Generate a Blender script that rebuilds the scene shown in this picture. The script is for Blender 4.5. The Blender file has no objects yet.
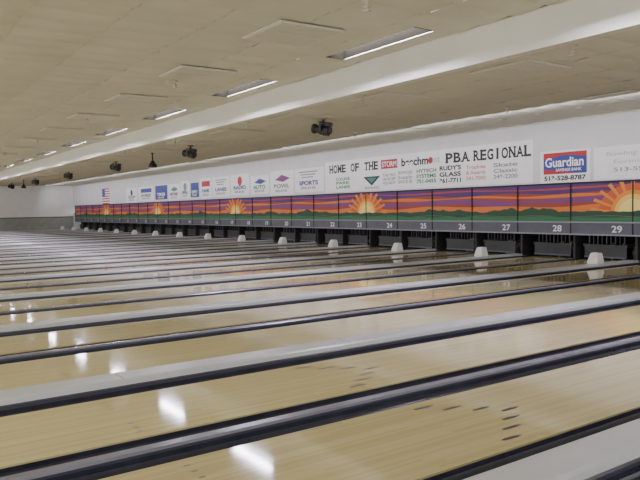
import bpy, bmesh, math, random
from mathutils import Matrix, Vector
random.seed(7)
D=15.8; P=1.75; NL=36
LANE_W=1.067; GW=0.22; CA=0.38; CB=0.106
Y0=-0.6; YP=D+1.6
H1=4.29; H2=3.77; YB=8.2
XL=-61.0; XR=3.4
S=bpy.context.scene
# ---------------- materials
def mat(name,col,rough=0.6,metal=0.0,spec=0.5,emit=None,es=0.0,coat=0.0):
    m=bpy.data.materials.new(name); m.use_nodes=True
    b=m.node_tree.nodes['Principled BSDF']
    b.inputs['Base Color'].default_value=(*col,1); b.inputs['Roughness'].default_value=rough
    b.inputs['Metallic'].default_value=metal; b.inputs['Specular IOR Level'].default_value=spec
    b.inputs['Coat Weight'].default_value=coat
    if emit: b.inputs['Emission Color'].default_value=(*emit,1); b.inputs['Emission Strength'].default_value=es
    return m
def noisy(m,scale=(1,1,1),amt=0.12,nscale=3.0,bump=0.0):
    nt=m.node_tree; N=nt.nodes; L=nt.links; b=N['Principled BSDF']
    col=tuple(b.inputs['Base Color'].default_value)
    tc=N.new('ShaderNodeTexCoord'); mp=N.new('ShaderNodeMapping'); mp.inputs['Scale'].default_value=scale
    no=N.new('ShaderNodeTexNoise'); no.inputs['Scale'].default_value=nscale; no.inputs['Detail'].default_value=4
    L.new(tc.outputs['Object'],mp.inputs['Vector']); L.new(mp.outputs['Vector'],no.inputs['Vector'])
    r=N.new('ShaderNodeMapRange'); r.inputs['To Min'].default_value=1-amt; r.inputs['To Max'].default_value=1+amt
    r.inputs['From Min'].default_value=0.25; r.inputs['From Max'].default_value=0.75
    L.new(no.outputs['Fac'],r.inputs['Value'])
    mx=N.new('ShaderNodeVectorMath'); mx.operation='SCALE'; mx.inputs[0].default_value=col[:3]
    L.new(r.outputs['Result'],mx.inputs['Scale']); L.new(mx.outputs['Vector'],b.inputs['Base Color'])
    if bump>0:
        bp=N.new('ShaderNodeBump'); bp.inputs['Strength'].default_value=bump; bp.inputs['Distance'].default_value=0.01
        L.new(no.outputs['Fac'],bp.inputs['Height']); L.new(bp.outputs['Normal'],b.inputs['Normal'])
    return m
def lane_material():
    m=mat('lane_wood',(0.35,0.26,0.1),0.13,spec=0.5); nt=m.node_tree; N=nt.nodes; L=nt.links; b=N['Principled BSDF']
    b.inputs['Specular IOR Level'].default_value=0.72
    tc=N.new('ShaderNodeTexCoord'); sx=N.new('ShaderNodeSeparateXYZ'); L.new(tc.outputs['Object'],sx.inputs[0])
    oi=N.new('ShaderNodeObjectInfo')
    def M(op,a,bb=None):
        n=N.new('ShaderNodeMath'); n.operation=op
        for i,v in enumerate((a,bb)):
            if v is None: continue
            if isinstance(v,(int,float)): n.inputs[i].default_value=v
            else: L.new(v,n.inputs[i])
        return n.outputs[0]
    bx=M('MULTIPLY',sx.outputs['X'],39/LANE_W)
    fl=M('FLOOR',bx); fr=M('FRACT',bx)
    w1=N.new('ShaderNodeTexWhiteNoise'); w1.noise_dimensions='1D'; L.new(fl,w1.inputs['W'])
    yo=M('ADD',M('MULTIPLY',sx.outputs['Y'],0.45),M('MULTIPLY',w1.outputs['Value'],7.0))
    yf=M('FLOOR',yo)
    cb=N.new('ShaderNodeCombineXYZ'); L.new(fl,cb.inputs[0]); L.new(yf,cb.inputs[1]); L.new(M('MULTIPLY',oi.outputs['Random'],50.0),cb.inputs[2])
    w2=N.new('ShaderNodeTexWhiteNoise'); w2.noise_dimensions='3D'; L.new(cb.outputs[0],w2.inputs['Vector'])
    mp=N.new('ShaderNodeMapping'); mp.inputs['Scale'].default_value=(90,2.0,1); L.new(tc.outputs['Object'],mp.inputs['Vector'])
    no=N.new('ShaderNodeTexNoise'); no.inputs['Scale'].default_value=1; no.inputs['Detail'].default_value=3; L.new(mp.outputs[0],no.inputs['Vector'])
    f=M('ADD',M('MULTIPLY',w2.outputs['Value'],0.65),M('MULTIPLY',no.outputs['Fac'],0.35))
    cr=N.new('ShaderNodeValToRGB'); e=cr.color_ramp.elements
    e[0].position=0.0; e[0].color=(0.42,0.345,0.160,1); e[1].position=1.0; e[1].color=(0.54,0.46,0.235,1)
    L.new(f,cr.inputs[0])
    seam=M('GREATER_THAN',fr,0.93)
    mx=N.new('ShaderNodeMixRGB'); mx.blend_type='MULTIPLY'; L.new(M('MULTIPLY',seam,0.18),mx.inputs[0])
    L.new(cr.outputs[0],mx.inputs[1]); mx.inputs[2].default_value=(0.35,0.25,0.15,1)
    hv=N.new('ShaderNodeHueSaturation'); L.new(mx.outputs[0],hv.inputs['Color'])
    vr=N.new('ShaderNodeMapRange'); L.new(oi.outputs['Random'],vr.inputs['Value']); vr.inputs['To Min'].default_value=0.90; vr.inputs['To Max'].default_value=1.06
    L.new(vr.outputs[0],hv.inputs['Value']); L.new(hv.outputs[0],b.inputs['Base Color'])
    rn=N.new('ShaderNodeTexNoise'); rn.inputs['Scale'].default_value=1.3; L.new(tc.outputs['Object'],rn.inputs['Vector'])
    rr=N.new('ShaderNodeMapRange'); L.new(rn.outputs['Fac'],rr.inputs['Value']); rr.inputs['To Min'].default_value=0.05; rr.inputs['To Max'].default_value=0.09
    L.new(rr.outputs[0],b.inputs['Roughness'])
    bp=N.new('ShaderNodeBump'); bp.inputs['Strength'].default_value=0.02; bp.inputs['Distance'].default_value=0.02
    L.new(rn.outputs['Fac'],bp.inputs['Height']); L.new(bp.outputs['Normal'],b.inputs['Normal'])
    return m
M_lane=lane_material()
M_gut=noisy(mat('gutter_charcoal',(0.026,0.026,0.045),0.22),(1,1,1),0.3,4)
M_cap=noisy(mat('return_cover_grey',(0.44,0.45,0.46),0.3),(1,0.3,1),0.08,5)
M_capd=mat('cover_edge_dark',(0.05,0.05,0.07),0.35)
M_div=noisy(mat('divider_steel_blue',(0.20,0.20,0.26),0.25,metal=0.3),(1,0.3,1),0.2,5)
M_arrow=mat('arrow_dark',(0.035,0.025,0.02),0.3)
M_ceil=noisy(mat('ceiling_tile_beige',(0.62,0.615,0.525),0.9,spec=0.2),(1,1,1),0.05,1.2)
M_grid=mat('ceiling_grid',(0.58,0.575,0.49),0.7)
M_beam=noisy(mat('beam_offwhite',(0.68,0.67,0.61),0.8),(1,1,1),0.05,1)
M_wallw=noisy(mat('wall_white',(0.68,0.66,0.71),0.8),(1,1,1),0.05,1.5)
M_wallE=noisy(mat('wall_end_white',(0.88,0.86,0.89),0.8),(1,1,1),0.05,1.5)
M_wain=noisy(mat('wainscot_grey_green',(0.34,0.35,0.33),0.7),(1,1,1),0.1,3)
M_rail=mat('rail_dark',(0.12,0.12,0.10),0.5)
M_black=mat('fixture_black',(0.01,0.01,0.012),0.4)
M_lens=mat('fixture_lens',(0.15,0.16,0.2),0.1)
M_chrome=mat('sprinkler_metal',(0.6,0.58,0.5),0.3,metal=0.6)
M_panel=noisy(mat('acrylic_panel',(0.58,0.575,0.49),0.5),(1,1,1),0.05,6)
M_frame=mat('panel_frame',(0.67,0.66,0.58),0.5)
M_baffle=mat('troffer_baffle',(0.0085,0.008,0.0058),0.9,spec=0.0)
M_tube=mat('lit_tube',(0.9,0.9,1),0.5,emit=(0.86,0.82,1.0),es=150)
M_hood=mat('hood_white',(0.75,0.74,0.72),0.4)
M_dark=mat('pit_black',(0.012,0.012,0.013),0.7)
M_kick=noisy(mat('kickback_dark',(0.03,0.03,0.033),0.6),(1,1,1),0.3,3)
M_sweep=noisy(mat('sweep_dark',(0.022,0.022,0.03),0.4),(1,1,1),0.3,5)
M_sweepb=mat('sweep_blue_grey',(0.08,0.09,0.13),0.4)
M_pin=mat('pin_white',(0.55,0.54,0.5),0.25)
M_pinr=mat('pin_red',(0.6,0.03,0.03),0.3)
M_band=noisy(mat('mask_band_slate',(0.085,0.085,0.12),0.45),(1,1,1),0.15,3)
M_band2=mat('mask_band_trim',(0.2,0.2,0.24),0.35,metal=0.4)
M_num=mat('number_white',(0.75,0.75,0.8),0.5)
M_ban=noisy(mat('banner_vinyl',(0.84,0.83,0.88),0.55),(1,1,1),0.04,3)
M_sub=noisy(mat('subfloor_dark',(0.03,0.03,0.03),0.8),(1,1,1),0.2,3)
M_appr=noisy(mat('approach_maple',(0.48,0.40,0.21),0.2),(30,1,1),0.1,1)
C={}
def cm(r,g,b):
    k=(round(r,3),round(g,3),round(b,3))
    if k not in C: C[k]=mat('paint_%d'%len(C),k,0.55)
    return C[k]
# ---------------- geometry helpers
class MB:
    def __init__(s): s.v=[]; s.f=[]; s.mi=[]; s.mats=[]
    def m(s,mt):
        if mt not in s.mats: s.mats.append(mt)
        return s.mats.index(mt)
    def poly(s,pts,mt):
        i=len(s.v); s.v+= [tuple(p) for p in pts]; s.f.append(tuple(range(i,i+len(pts)))); s.mi.append(s.m(mt))
    def box(s,x0,x1,y0,y1,z0,z1,mt):
        i=len(s.v); s.v+=[(x0,y0,z0),(x1,y0,z0),(x1,y1,z0),(x0,y1,z0),(x0,y0,z1),(x1,y0,z1),(x1,y1,z1),(x0,y1,z1)]
        for q in ((0,3,2,1),(4,5,6,7),(0,1,5,4),(1,2,6,5),(2,3,7,6),(3,0,4,7)):
            s.f.append(tuple(i+k for k in q)); s.mi.append(s.m(mt))
    def prism_y(s,prof,y0,y1,mts,closed=True,caps=True):
        n=len(prof); i=len(s.v)
        s.v+=[(x,y0,z) for x,z in prof]+[(x,y1,z) for x,z in prof]
        for k in range(n if closed else n-1):
            j=(k+1)%n
            s.f.append((i+k,i+j,i+n+j,i+n+k)); s.mi.append(s.m(mts[k] if isinstance(mts,list) else mts))
        if caps and closed:
            m0=mts[0] if isinstance(mts,list) else mts
            s.f.append(tuple(i+k for k in range(n))); s.mi.append(s.m(m0))
            s.f.append(tuple(i+n+k for k in reversed(range(n)))); s.mi.append(s.m(m0))
    def lathe(s,prof,mts,c=(0,0,0),seg=16,axis=None):
        i=len(s.v); n=len(prof)
        R=Matrix.Identity(3)
        if axis is not None: R=Vector((0,0,1)).rotation_difference(Vector(axis)).to_matrix()
        for r,z in prof:
            for k in range(seg):
                a=2*math.pi*k/seg; p=R@Vector((r*math.cos(a),r*math.sin(a),z)); s.v.append((p.x+c[0],p.y+c[1],p.z+c[2]))
        for j in range(n-1):
            for k in range(seg):
                k2=(k+1)%seg
                s.f.append((i+j*seg+k,i+j*seg+k2,i+(j+1)*seg+k2,i+(j+1)*seg+k)); s.mi.append(s.m(mts[j] if isinstance(mts,list) else mts))
    def mesh(s,name,smooth=False,fix=True):
        me=bpy.data.meshes.new(name); me.from_pydata(s.v,[],s.f)
        for mt in s.mats: me.materials.append(mt)
        me.polygons.foreach_set('material_index',s.mi)
        if smooth: me.polygons.foreach_set('use_smooth',[True]*len(s.f))
        if fix:
            bm=bmesh.new(); bm.from_mesh(me); bmesh.ops.recalc_face_normals(bm,faces=bm.faces); bm.to_mesh(me); bm.free()
        me.update(); return me
def obj(name,me,loc=(0,0,0),parent=None,rot=None):
    o=bpy.data.objects.new(name,me); S.collection.objects.link(o); o.location=loc
    if rot: o.rotation_euler=rot
    if parent: o.parent=parent
    return o
def text(name,body,x,z,h,mt,y,parent=None,bold=0.0,xs=1.0,align='LEFT',shear=0,w=None):
    c=bpy.data.curves.new(name,'FONT'); c.body=body; c.size=h/0.72; c.offset=bold; c.align_x=align; c.shear=shear
    c.materials.append(mt); o=bpy.data.objects.new(name,c); S.collection.objects.link(o)
    o.location=(x,y,z); o.rotation_euler=(math.pi/2,0,0)
    if w:
        bpy.context.view_layer.update(); 
        if o.dimensions.x>0: xs=w/o.dimensions.x
    o.scale=(xs,1,1)
    if parent: o.parent=parent
    return o
# ---------------- shell
b=MB(); b.box(XL,XR+2,Y0-10,D+2.2,-0.32,-0.22,M_sub); obj('floor',b.mesh('floor'))
b=MB(); b.box(XL,XR+2,Y0-10,Y0-0.02,-0.22,0.0,M_appr); obj('floor_approach',b.mesh('floor_approach'))
b=MB(); b.box(XL-0.2,XL,Y0-10,D+2.2,-0.32,H1+0.4,M_wallE); obj('wall_left',b.mesh('wall_left'))
b=MB(); b.box(XL,XL+0.03,Y0-0.5,D+0.05,-0.22,1.05,M_wain); b.box(XL,XL+0.06,Y0-0.5,D+0.05,1.05,1.13,M_rail); obj('trim_1',b.mesh('wainscot'))
b=MB(); b.box(XL,XR+2,D+0.12,D+0.3,2.0,H2+0.5,M_wallw); obj('wall_back',b.mesh('wall_back'))
b=MB(); b.box(XL,XR+2,D+2.0,D+2.2,-0.22,2.0,M_dark); b.box(XL,XR+2,D+0.14,D+2.0,1.3,1.4,M_dark); obj('pit_back_curtain',b.mesh('pit_back'))
b=MB(); b.box(XL,XR+2,D+0.08,D+0.12,H2-0.05,H2,M_grid); obj('trim_2',b.mesh('trim2'))
b=MB(); b.box(XL,XR+2,YB,YB+0.14,H2-0.02,H1+0.3,M_beam); b.box(XL,XR+2,YB-0.02,YB+0.18,H2-0.05,H2-0.02,M_frame); obj('ceiling_bulkhead',b.mesh('bulkhead'))
def ceiling(name,y0,y1,h,holes):
    tw,tl=0.61,1.22; n=4; b=MB(); mi=b.m(M_ceil)
    nx=int((XR+2-XL)/tw)+1; ny=int(math.ceil((y1-y0)/tl))
    for i in range(nx):
        for j in range(ny):
            x0=XL+i*tw; yy0=y0+j*tl; x1=x0+tw; yy1=min(yy0+tl,y1)
            cx=(x0+x1)/2; cy=(yy0+yy1)/2
            if any(hx0-0.01<cx<hx1+0.01 and hy0-0.01<cy<hy1+0.01 for hx0,hx1,hy0,hy1 in holes): continue
            sag=random.uniform(0.02,0.045); tilt=random.uniform(-0.015,0.015)+0.03
            base=len(b.v)
            for a in range(n+1):
                for c in range(n+1):
                    u=a/n; v=c/n
                    z=h+0.012-sag*(4*u*(1-u))**0.8*(0.35+0.65*(4*v*(1-v))**0.5)+tilt*(u-0.5)
                    b.v.append((x0+0.004+u*(tw-0.008),yy0+0.004+v*(yy1-yy0-0.008),z))
            for a in range(n):
                for c in range(n):
                    q=base+a*(n+1)+c; b.f.append((q,q+1,q+n+2,q+n+1)); b.mi.append(mi)
    o=obj(name,b.mesh(name,True,False))
    g=MB()
    for i in range(nx+1):
        x=XL+i*tw; seg=[(y0,y1)]
        for hx0,hx1,hy0,hy1 in holes:
            if hx0+0.05<x<hx1-0.05:
                seg=[s for (a,c) in seg for s in (((a,hy0),(hy1,c)) if a<hy0+0.01 and c>hy1-0.01 else ((a,c),)) if s[1]-s[0]>0.01]
        for a,c in seg: g.box(x-0.010,x+0.010,a,c,h+0.004,h+0.04,M_grid)
    for j in range(ny+1):
        y=min(y0+j*tl,y1)
        g.box(XL,XR+2,y-0.010,y+0.010,h+0.004,h+0.04,M_grid)
    obj('grid_bars',g.mesh('grid_bars',False,False),parent=o)
    return o
tw=0.61
y0n=YB-15*1.22
def cell_x(x): return XL+round((x-XL)/tw)*tw
LW=4*tw
lit=[]
for k in range(-2,9):
    x=cell_x(-15.1-4.88*k)
    lit.append((x,x+LW,YB-1.22,YB))
ceiling('ceiling',y0n,YB,H1,lit)
ceiling('ceiling_lower',YB+0.14,D+0.12,H2,[])
b=MB(); b.box(XL,XR+2,y0n,YB,H1+0.5,H1+0.6,M_dark); b.box(XL,XR+2,YB+0.14,D+0.3,H2+0.5,H2+0.6,M_dark); obj('roof_deck',b.mesh('roof'))
# recessed lit troffers: deep narrow baffled slot, lamp strip behind a baffle blade
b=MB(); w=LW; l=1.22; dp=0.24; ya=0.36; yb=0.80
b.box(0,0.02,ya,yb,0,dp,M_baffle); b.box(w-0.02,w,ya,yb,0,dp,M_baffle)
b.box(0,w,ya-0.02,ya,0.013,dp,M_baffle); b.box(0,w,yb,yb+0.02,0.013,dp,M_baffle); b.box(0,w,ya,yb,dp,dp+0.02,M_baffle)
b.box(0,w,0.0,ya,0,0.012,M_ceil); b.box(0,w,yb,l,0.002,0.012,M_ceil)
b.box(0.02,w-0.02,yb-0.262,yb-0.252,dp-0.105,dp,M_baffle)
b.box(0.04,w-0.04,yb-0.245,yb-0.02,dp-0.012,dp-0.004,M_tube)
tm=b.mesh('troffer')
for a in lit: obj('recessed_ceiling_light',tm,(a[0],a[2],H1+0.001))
# unlit lens panels
b=MB(); 
b.box(-0.6,0.6,-0.6,0.6,0,0.02,M_frame); b.box(-0.55,0.55,-0.55,0.55,-0.008,0.0,M_panel); 
b.box(-0.01,0.01,-0.55,0.55,-0.014,-0.008,M_frame)
pm=b.mesh('panel')
for i in range(14): obj('ceiling_lens_panel',pm,(-9.2-3.66*i,5.9,H1-0.035))
for i in range(14): obj('ceiling_lens_panel',pm,(-7.5-3.4*i,9.35,H2-0.035))
for i in range(8): obj('ceiling_lens_panel',pm,(-8.3-7.0*i,13.6,H2-0.035))
# sprinklers
b=MB(); b.lathe([(0.0,0.0),(0.075,0.0),(0.07,-0.02),(0.02,-0.025),(0.02,-0.08),(0.05,-0.085),(0.05,-0.1),(0.012,-0.11),(0.012,-0.14),(0.06,-0.145),(0,-0.15)],M_chrome,seg=14)
sm=b.mesh('sprinkler',True)
for i in range(8): obj('ceiling_sprinkler',sm,(-7.2-6.6*i,5.8,H1-0.015))
for i in range(11): obj('ceiling_sprinkler',sm,(-5.96-4.85*i,8.56,H2-0.015))
for i in range(9): obj('ceiling_sprinkler',sm,(-10.5-5.8*i,12.6,H2-0.015))
# ---------------- lanes
lb=MB(); hw=LANE_W/2
lb.box(-hw,hw,Y0,YP,-0.12,0,M_lane)
lane_me=lb.mesh('lane')
def gutter_mesh(sgn):
    g=MB(); pts=[]
    x0=sgn*hw; 
    for k in range(13):
        t=k/12; a=math.pi*t
        pts.append((x0+sgn*(0.004+(GW-0.008)*(1-math.cos(a))/2), -0.012-0.085*math.sin(a)**0.75 if 0<k<12 else -0.012))
    outer=[(p[0],p[1]-0.012) for p in reversed(pts)]
    g.prism_y(pts+outer,Y0,YP,M_gut)
    return g.mesh('gutter')
gL=gutter_mesh(-1); gR=gutter_mesh(1)
ar=MB()
for k in range(-3,4):
    x=k*0.137; y=3.92-abs(k)*0.16
    z=0.0015
    ar.poly([(x-0.014,y-0.10,z),(x+0.014,y-0.10,z),(x+0.018,y+0.02,z),(x,y+0.09,z),(x-0.018,y+0.02,z)],M_arrow)
for k in (-4,-3,-2,2,3,4):
    x=k*0.105; ar.poly([(x+0.010*math.cos(a*math.pi/4),1.55+0.025*math.sin(a*math.pi/4),0.0015) for a in range(8)],M_arrow)
for k in (-4,4): 
    for yy in (7.6,9.8):
        ar.poly([(k*0.1-0.006,yy,0.0015),(k*0.1+0.006,yy,0.0015),(k*0.1+0.006,yy+0.5,0.0015),(k*0.1-0.006,yy+0.5,0.0015)],M_arrow)
ar_me=ar.mesh('marks')
a=MB(); h=CA/2
prof=[(-h,-0.2),(-h,0.012),(-h+0.02,0.02),(-h+0.03,0.055),(-h+0.06,0.068),(h-0.06,0.068),(h-0.03,0.055),(h-0.02,0.02),(h,0.012),(h,-0.2)]
mts=[M_capd,M_capd,M_cap,M_cap,M_cap,M_cap,M_cap,M_capd,M_capd,M_capd]
a.prism_y(prof,Y0,D-0.02,mts); a.box(-h,h,D-0.02,D+0.13,-0.2,0.02,M_capd)
y=Y0+2.44
while y<D-1:
    a.box(-h+0.055,h-0.055,y,y+0.008,0.068,0.0695,M_capd); y+=2.44
capA=a.mesh('cover')
a=MB(); h=CB/2
prof=[(-h,-0.2),(-h,0.005),(-h+0.012,0.022),(h-0.012,0.022),(h,0.005),(h,-0.2)]
a.prism_y(prof,Y0,D+0.13,[M_capd,M_div,M_div,M_div,M_capd,M_capd]); capB=a.mesh('divider')
# hood
a=MB()
w0,w1=0.14,0.10
base=[(-w0,-0.16,0),(w0,-0.16,0),(w0,0.12,0),(-w0,0.12,0)]
mid=[(-w0,-0.16,0.05),(w0,-0.16,0.05),(w0,0.12,0.05),(-w0,0.12,0.05)]
top=[(-w1,-0.08,0.26),(w1,-0.08,0.26),(w1,0.10,0.26),(-w1,0.10,0.26)]
a.v+=base+mid+top; 
for (p,q) in ((0,4),(4,8)):
    for k in range(4):
        k2=(k+1)%4; a.f.append((p+k,p+k2,q+k2,q+k)); a.mi.append(a.m(M_hood))
a.f.append((8,9,10,11)); a.mi.append(0); a.f.append((3,2,1,0)); a.mi.append(0)
hood=a.mesh('hood')
bm=bmesh.new(); bm.from_mesh(hood); bmesh.ops.bevel(bm,geom=[e for e in bm.edges],offset=0.015,segments=2,affect='EDGES'); bm.to_mesh(hood); bm.free()
# pin rack
pb=MB(); prof=[(0.026,0),(0.028,0.02),(0.045,0.07),(0.0605,0.114),(0.054,0.16),(0.036,0.21),(0.025,0.25),(0.0245,0.262),(0.0245,0.268),(0.026,0.29),(0.031,0.325),(0.032,0.345),(0.026,0.368),(0.012,0.379),(0.0,0.381)]
pm_=[M_pin]*(len(prof)-1); pm_[6]=M_pinr; pm_[8]=M_pinr
for r in range(4):
    for k in range(r+1):
        pb.lathe(prof,pm_,((k-r/2)*0.305,D+0.62+r*0.264,0.001),12)
pins=pb.mesh('pins',True)
sb=MB()
sb.box(-0.60,0.60,D+0.30,D+0.33,0.05,0.40,M_sweep)  # dark sweep plate added to hide the pins and keep the pit dark
sb.box(-0.60,0.60,D+0.27,D+0.30,0.05,0.09,M_sweepb)
for x in (-0.62,0.60): sb.box(x,x+0.02,D+0.28,D+0.9,0.34,0.42,M_sweepb)
for i in range(9):
    x=-0.5+i*0.125; sb.box(x-0.012,x+0.012,D+0.36,D+0.40,0.42,0.95,M_sweep if i%2 else M_sweepb)
sb.box(-0.7,0.7,D+0.34,D+0.42,0.9,1.25,M_sweep)
added_sweep=sb.mesh('added_sweep')
kb=MB(); kb.box(-0.03,0.03,D+0.14,D+1.95,-0.2,1.28,M_kick); kick=kb.mesh('kick')
def xr(n): return -(9.3+P*(29-n))
for n in range(1,NL+1):
    right=xr(n)
    if n%2==1: rc,lc=CA,CB
    else: rc,lc=CB,CA
    cx=right-rc/2-GW-hw
    o=obj('bowling_lane',lane_me,(cx,0,0))
    obj('gutter_left',gL,parent=o); obj('gutter_right',gR,parent=o); obj('aim_markers',ar_me,parent=o)
    obj('bowling_pin_rack',pins,(cx,0,0))
    obj('added_dark_sweep',added_sweep,(cx,0,0))
    if n%2==1:
        c=obj('ball_return_cover',capA,(right,0,0)); 
        obj('return_hood',hood,(0,14.25,0.068),parent=c)
    else: c=obj('lane_divider',capB,(right,0,0))
    obj('pin_deck_partition',kick,(right,0,0))
# ---------------- masking units with mural
Z0=0.65; ZB=1.0; ZT=2.01; XM0=xr(1)-P; XM1=xr(NL)
b=MB(); b.box(XM0,XM1,D,D+0.1,ZB,ZT,cm(0.30,0.05,0.04))
b.box(XM0,XM1,D-0.02,D+0.1,Z0,ZB,M_band)
b.box(XM0,XM1,D-0.05,D-0.02,ZB-0.03,ZB+0.01,M_band2); b.box(XM0,XM1,D-0.04,D-0.02,Z0,Z0+0.04,M_band2)
b.box(XM0,XM1,D-0.03,D+0.1,ZT,ZT+0.04,M_dark)
def ribbon(f0,f1,mt,off,x0=XM0,x1=XM1,step=0.125):
    n=int((x1-x0)/step); y=D-off
    for i in range(n):
        a0=x0+(x1-x0)*i/n; a1=x0+(x1-x0)*(i+1)/n
        p=[f0(a0),f0(a1),f1(a1),f1(a0)]
        if p[3]-p[0]<=0.001 and p[2]-p[1]<=0.001: continue
        c=lambda z:min(max(z,ZB),ZT)
        b.poly([(a0,y,c(p[0])),(a1,y,c(p[1])),(a1,y,c(max(p[2],p[1]))),(a0,y,c(max(p[3],p[0])))],mt)
w=lambda x,a,p,ph: a*math.sin(2*math.pi*x/p+ph)
k=lambda c:(lambda x:c)
purple=cm(0.075,0.022,0.14); purple2=cm(0.19,0.045,0.20); red=cm(0.40,0.045,0.06); orange=cm(0.66,0.17,0.035)
ribbon(k(1.2),lambda x:1.43+w(x,.03,3.5,0)+w(x,.03,5.25,1),orange,.003)
ribbon(lambda x:1.50+w(x,.04,5.25,2)+w(x,.02,2.6,0),lambda x:1.62+w(x,.05,5.25,1.2),purple2,.004)
ribbon(lambda x:1.67+w(x,.03,5.25,0.3),lambda x:1.73+w(x,.03,3.5,2),orange,.005)
ribbon(lambda x:1.78+w(x,.03,3.5,0.3),lambda x:2.03,purple,.006)
ribbon(lambda x:1.88+w(x,.02,5.25,0.3),lambda x:1.92+w(x,.025,5.25,.8),red,.007)
def sunburst(cx):
    vz=1.2
    def rm(a,R):
        s=math.sin(a); return min(R,(ZT-0.005-vz)/s if s>0.01 else R)
    def fan(R,mt,off,a0=0,a1=math.pi,NN=48,ell=1.0):
        yy=D-off
        for i in range(NN):
            t0=a0+(a1-a0)*i/NN; t1=a0+(a1-a0)*(i+1)/NN
            r0=rm(t0,R);r1=rm(t1,R)
            b.poly([(cx,yy,vz),(cx+r0*math.cos(t0)*ell,yy,vz+r0*math.sin(t0)),(cx+r1*math.cos(t1)*ell,yy,vz+r1*math.sin(t1))],mt)
    fan(0.76,cm(0.58,0.10,0.03),.010,ell=1.25)
    nr=11
    for i in range(nr):
        a=math.pi*(i+0.5)/nr; fan(0.90,cm(0.72,0.24,0.04),.012,a-0.05,a+0.05,4,1.3)
    fan(0.60,cm(0.75,0.24,0.03),.014); fan(0.50,cm(0.85,0.52,0.12),.016); fan(0.38,cm(0.9,0.68,0.22),.0175)
for i in range(5): sunburst(-(9.3+10.5*i))
sunburst(1.2)
rs=random.Random(3); ph=[rs.uniform(0,6) for _ in range(8)]
def bush(x):
    v=0.05*abs(math.sin(x*2.1+ph[0]))+0.045*abs(math.sin(x*4.7+ph[1]))+0.03*abs(math.sin(x*9+ph[2]))
    m=0.5+0.5*math.sin(2*math.pi*x/10.5+ph[3]); m2=0.5+0.5*math.sin(2*math.pi*x/3.7+ph[4])
    return 1.23+v*(0.35+0.9*m*m2)*1.6
ribbon(k(ZB),bush,cm(0.018,0.06,0.035),.019)
ribbon(k(ZB),lambda x:1.13+w(x,.02,3.1,0),cm(0.03,0.15,0.07),.021)
ribbon(lambda x:1.14+w(x,.015,2.1,0),lambda x:1.155+w(x,.015,2.1,0),cm(0.10,0.16,0.05),.021)
mask=obj('sunset_mural_masking',b.mesh('mural'))
b=MB()
for n in range(1,NL+2):
    x=xr(n)-P if n<=NL else xr(NL)
    b.box(x-0.012,x+0.012,D-0.035,D-0.0,Z0,ZT,M_dark)
obj('panel_joints',b.mesh('joints'),parent=mask)
for n in range(1,NL+1): text('lane_number',str(n),xr(n)-0.42,0.74,0.17,M_num,D-0.024,mask,0.004,1.25,'CENTER')
# ---------------- banners on wall_back
YW=D+0.105
def banner(s0,s1,z0,z1,mt=None):
    b=MB(); b.box(-s0,-s1,YW,YW+0.012,z0,z1,mt or M_ban); return b
cam=1.5
def Z(v): return cam+v
blk=cm(0.02,0.02,0.025); dred=cm(0.45,0.02,0.03); blue=cm(0.03,0.05,0.30); teal=cm(0.05,0.22,0.2); grey=cm(0.25,0.25,0.28); green=cm(0.04,0.22,0.08); lred=cm(0.6,0.25,0.25); lg=cm(0.5,0.5,0.54)
yt=YW-0.004
b=banner(22.6,12.35,Z(.60),Z(1.82))
b.box(-19.05,-18.15,YW-.004,YW,Z(1.36),Z(1.68),dred)
b.poly([(-20.1,YW-.003,Z(1.12)),(-19.1,YW-.003,Z(1.12)),(-19.6,YW-.003,Z(.78))],blk)
b.poly([(-19.9,YW-.006,Z(1.07)),(-19.3,YW-.006,Z(1.07)),(-19.6,YW-.006,Z(.87))],teal)
B=obj('sponsor_banner_main',b.mesh('mainbanner'))
def slab(body,x,z,h,w):
    n=len(body); cw=w/n
    bb=MB()
    for i,ch in enumerate(body):
        if ch==' ': continue
        c=bpy.data.curves.new('glyph','FONT'); c.body=ch; c.size=h/0.72; c.offset=0.014; c.materials.append(blk)
        o=bpy.data.objects.new('headline_letter',c); S.collection.objects.link(o); bpy.context.view_layer.update()
        dx=o.dimensions.x; tw_=cw*(0.88 if ch!='I' else 0.3)
        sc=tw_/dx if dx>0 else 1; gx=x+i*cw+(cw-tw_)/2
        bbx=min(v[0] for v in o.bound_box)
        o.scale=(sc,1,1); o.location=(gx-bbx*sc,yt,z); o.rotation_euler=(math.pi/2,0,0); o.parent=B
        t=h*0.12
        legs={'H':(0.16,0.84),'M':(0.12,0.88),'E':(0.2,),'F':(0.2,),'P':(0.2,),'B':(0.2,),'R':(0.2,0.85),'T':(0.5,),'I':(0.5,),'N':(0.16,0.84),'A':(0.12,0.88),'L':(0.2,)}.get(ch,())
        for f_ in legs:
            xx=x+i*cw+f_*cw
            bb.box(xx-cw*0.18,xx+cw*0.18,yt-0.004,yt,z-0.005,z+t,blk)
            if ch in 'HMNI' or (ch in 'EFPBRL' and f_==0.2): bb.box(xx-cw*0.18,xx+cw*0.18,yt-0.004,yt,z+h-t,z+h+0.005,blk)
    if bb.f: obj('serifs',bb.mesh('serifs'),parent=B)
slab('HOME OF THE',-22.3,Z(1.37),.30,3.1)
slab('PBA',-15.8,Z(1.37),.31,1.05)
slab('REGIONAL',-14.6,Z(1.37),.31,2.2)
text('title','STORM',-19.0,Z(1.43),.19,M_ban,yt-.004,B,.006,w=.8)
text('title','beechm',-17.95,Z(1.40),.27,blk,yt,B,.012,w=1.35)
text('title','nt',-16.35,Z(1.42),.22,lg,yt,B,.006,w=.3)
b2=MB(); b2.lathe([(0.0,0.0),(0.11,0.0)],dred,(-16.48,YW-.004,Z(1.51)),16,axis=(0,-1,0)); obj('logo_ball',b2.mesh('ball'),parent=B)
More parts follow.
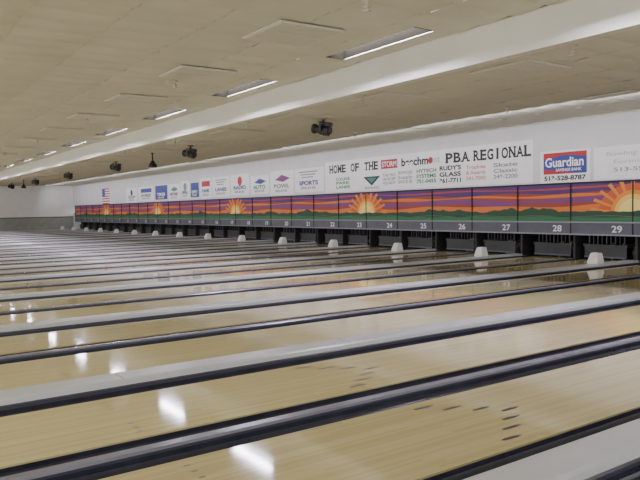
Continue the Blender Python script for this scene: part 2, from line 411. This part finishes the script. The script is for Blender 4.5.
def block(x,zs,lines,mt,w,h=.14,bold=.003):
    z=zs
    for t in lines: text('sponsor_text',t,x-w/2,z,h,mt,yt,B,bold,w=w); z-=h*1.45
block(-21.4,Z(1.06),['COLLEGE','PARK','LANES'],green,.9,.11,.005)
block(-19.6,Z(.66),['BOWLING'],grey,.8,.09)
block(-18.6,Z(1.08),['THE PRO','SHOP','452-0077'],grey,.7,.10)
block(-17.75,Z(1.12),['BOWLER','Supply','SINCE 82'],grey,.75,.11)
block(-16.7,Z(1.12),['HYTECH','SYSTEMS','751-0455'],green,.95,.12,.006)
block(-15.6,Z(1.14),["RUDY'S",'GLASS','361-7711'],blk,.95,.14,.007)
block(-14.5,Z(1.12),['Trophies','& Awards','241-7000'],lred,.8,.12,.004)
block(-13.35,Z(1.12),['Skate','Classic','248-2200'],grey,.9,.12,.004)
b=banner(12.12,10.55,Z(.56),Z(1.44))
b.poly([(-12.0,YW-.003,Z(.80)),(-10.65,YW-.003,Z(.80)),(-10.65,YW-.003,Z(1.38)),(-12.0,YW-.003,Z(1.38))],blue)
b.poly([(-12.0,YW-.005,Z(1.20)),(-11.3,YW-.005,Z(1.31)),(-10.65,YW-.005,Z(1.24)),(-10.65,YW-.005,Z(1.38)),(-12.0,YW-.005,Z(1.38))],dred)
b.poly([(-12.0,YW-.005,Z(.80)),(-10.9,YW-.005,Z(.80)),(-11.6,YW-.005,Z(.90)),(-12.0,YW-.005,Z(.94))],dred)
B2=obj('sponsor_banner',b.mesh('guardian'))
text('title','Guardian',-11.95,Z(1.0),.25,M_ban,YW-.008,B2,.008,w=1.2)
text('title','SAVINGS BANK',-11.6,Z(.87),.08,M_ban,YW-.008,B2,.002,w=.8)
text('title','513-528-8787',-11.98,Z(.63),.12,blk,yt,B2,.006,w=1.3)
b=banner(10.45,7.9,Z(.58),Z(1.42)); B3=obj('sponsor_banner',b.mesh('whiteban'))
text('title','Bowling Leagues',-10.1,Z(1.18),.11,lg,yt,B3,.001,w=1.7)
text('title','Forming Now',-9.9,Z(.98),.10,lg,yt,B3,.001,w=1.6)
text('title','513-555-1234',-9.9,Z(.78),.10,grey,yt,B3,.002,w=1.6)
b=banner(7.7,3.0,Z(.60),Z(1.5)); B4=obj('sponsor_banner',b.mesh('whiteban2')); text('title','LEAGUES FORMING NOW',-7.4,Z(.95),.3,blue,yt,B4,.008,w=4.0)
cols=[blue,blue,grey,blk,teal,purple2,dred]
words=['SPORTS','BOWL','AUTO','RADIO','LANES','BANK','SUPPLY','GRILL','MOTORS','TIRES','AWARDS','CLUB']
specs=[(24.9,22.7,4),(27.0,25.0,0),(28.9,27.1,0),(31.0,29.0,1),(33.1,31.1,4),(34.7,33.2,3),(36.0,34.8,2),(37.4,36.1,1),(39.3,37.5,0),(41.5,39.4,2),(44.5,41.7,3),(47.0,44.8,1)]
for i,(s0,s1,st) in enumerate(specs):
    rr=random.Random(20+i); z0=Z(.62+rr.uniform(-.04,.06)); z1=Z(1.66+rr.uniform(-.12,.08))
    b=banner(s0,s1,z0,z1); W=s0-s1; c1=cols[rr.randrange(7)]; c2=cols[rr.randrange(6)]; Hh=z1-z0
    if st==2: b.box(-s0+.05,-s1-.05,YW-.003,YW,z0+.05,z1-.05,blue); c1=M_ban; c2=M_ban
    if st==1: b.lathe([(0,0),(Hh*.22,0)],c1,(-s0+W*.5,YW-.003,z0+Hh*.68),20,axis=(0,-1,0)); 
    if st==0:
        b.poly([(-s0+W*.2,YW-.003,z0+Hh*.64),(-s0+W*.55,YW-.003,z0+Hh*.54),(-s0+W*.85,YW-.003,z0+Hh*.68),(-s0+W*.5,YW-.003,z0+Hh*.84)],c1)
    if st==4:
        for q in range(3): b.box(-s0+W*(.15+.05*q),-s0+W*(.8-.08*q),YW-.003,YW,z0+Hh*(.82-q*.11),z0+Hh*(.87-q*.11),grey)
    if st==3:
        b.box(-s0+W*.15,-s0+W*.85,YW-.003,YW,z0+Hh*.58,z0+Hh*.85,c1)
    o=obj('sponsor_banner',b.mesh('ban'))
    text('title',words[i],-s0+W*.16,z0+Hh*.30,.17,c2,YW-.007,o,.010,w=W*.65)
    text('title','555-0142',-s0+W*.22,z0+Hh*.13,.10,grey if st!=2 else M_ban,YW-.007,o,.005,w=W*.5)
b=MB(); fx0,fx1,fz0,fz1=-52.6,-50.9,Z(.55),Z(1.75)
for i in range(13):
    za=fz0+(fz1-fz0)*i/13; zb=fz0+(fz1-fz0)*(i+1)/13
    b.box(fx0,fx1,YW,YW+0.01,za,zb,dred if i%2==0 else M_ban)
b.box(fx0,fx0+.7,YW-.008,YW,fz0+(fz1-fz0)*6/13,fz1,blue)
obj('wall_flag',b.mesh('flag'))
# ---------------- stage spotlights
b=MB()
b.lathe([(0,0),(0.10,0),(0.10,-0.03),(0.03,-0.04),(0.03,-0.12),(0,-0.12)],M_black,seg=16)
b.box(-0.03,0.03,-0.2,0.2,-0.14,-0.11,M_black); b.box(-0.03,0.03,-0.2,-0.17,-0.36,-0.11,M_black); b.box(-0.03,0.03,0.17,0.2,-0.36,-0.11,M_black)
spot_arm=b.mesh('yoke')
b=MB()
b.lathe([(0,-0.20),(0.10,-0.20),(0.13,-0.17),(0.135,0.08),(0.10,0.10),(0.10,0.22),(0.125,0.24),(0.125,0.30),(0.105,0.30),(0.10,0.26),(0,0.26)],[M_black]*9+[M_lens],(0,0,0),18)
for i in range(4): b.box(-0.15,0.15,-0.012,0.012,-0.18+i*0.05,-0.165+i*0.05,M_black)
b.lathe([(0.03,-0.19),(0.03,0.19)],M_black,(0,0,0),10,axis=(0,1,0))
b.box(0.10,0.2,-0.09,0.09,-0.19,0.02,M_black)
spot=b.mesh('barrel')
for i in range(6):
    o=obj('stage_spotlight',spot_arm,(-14.1-8.2*i,9.9,H2)); o.rotation_euler=(0,0,math.radians(25))
    obj('barrel',spot,(0,0,-0.30),o,(0,math.radians(-80),0))
b=MB(); b.lathe([(0,0),(0.06,0),(0.06,-0.03),(0.025,-0.04),(0.025,-0.30),(0.05,-0.31),(0.16,-0.48),(0.17,-0.56),(0,-0.56)],M_black,seg=16)
ps=b.mesh('pendant',True)
for x in (-25.6,-50.0): obj('pendant_speaker',ps,(x,9.75,H2-0.01))
# ---------------- lights
def area(name,loc,rot,sx,sy,e,col=(1,1,1)):
    l=bpy.data.lights.new(name,'AREA'); l.shape='RECTANGLE'; l.size=sx; l.size_y=sy; l.energy=e; l.color=col
    o=bpy.data.objects.new(name,l); S.collection.objects.link(o); o.location=loc; o.rotation_euler=rot; return o
area('added_approach_fill',(-28,-4,4.2),(math.radians(20),0,0),64,1.0,3200,(1,.99,.96))  # added unseen strip behind the camera, fills lanes out to the far end
area('added_pin_wall_fill',(-28,13.2,3.6),(math.radians(62),0,0),64,0.15,560,(.94,.92,1))  # added unseen strip below the lower ceiling, brightens banner wall and mural
wd=bpy.data.worlds.new('World'); S.world=wd; wd.use_nodes=True
wd.node_tree.nodes['Background'].inputs[0].default_value=(1.0,.99,.97,1); wd.node_tree.nodes['Background'].inputs[1].default_value=2.1
# ---------------- camera
cd=bpy.data.cameras.new('Camera'); cd.sensor_width=36; cd.lens=36*675/640; cd.clip_end=300
co=bpy.data.objects.new('Camera',cd); S.collection.objects.link(co); S.camera=co
yaw=math.radians(34.6); pit=math.radians(-2.75); rho=math.radians(1.03)
Fh=Vector((-math.cos(yaw),math.sin(yaw),0)); R0=Vector((math.sin(yaw),math.cos(yaw),0))
F=Fh*math.cos(pit)+Vector((0,0,1))*math.sin(pit); U0=R0.cross(F)
R=R0*math.cos(rho)-U0*math.sin(rho); U=U0*math.cos(rho)+R0*math.sin(rho)
m=Matrix((R,U,-F)).transposed().to_4x4(); m.translation=Vector((0,0,1.5)); co.matrix_world=m
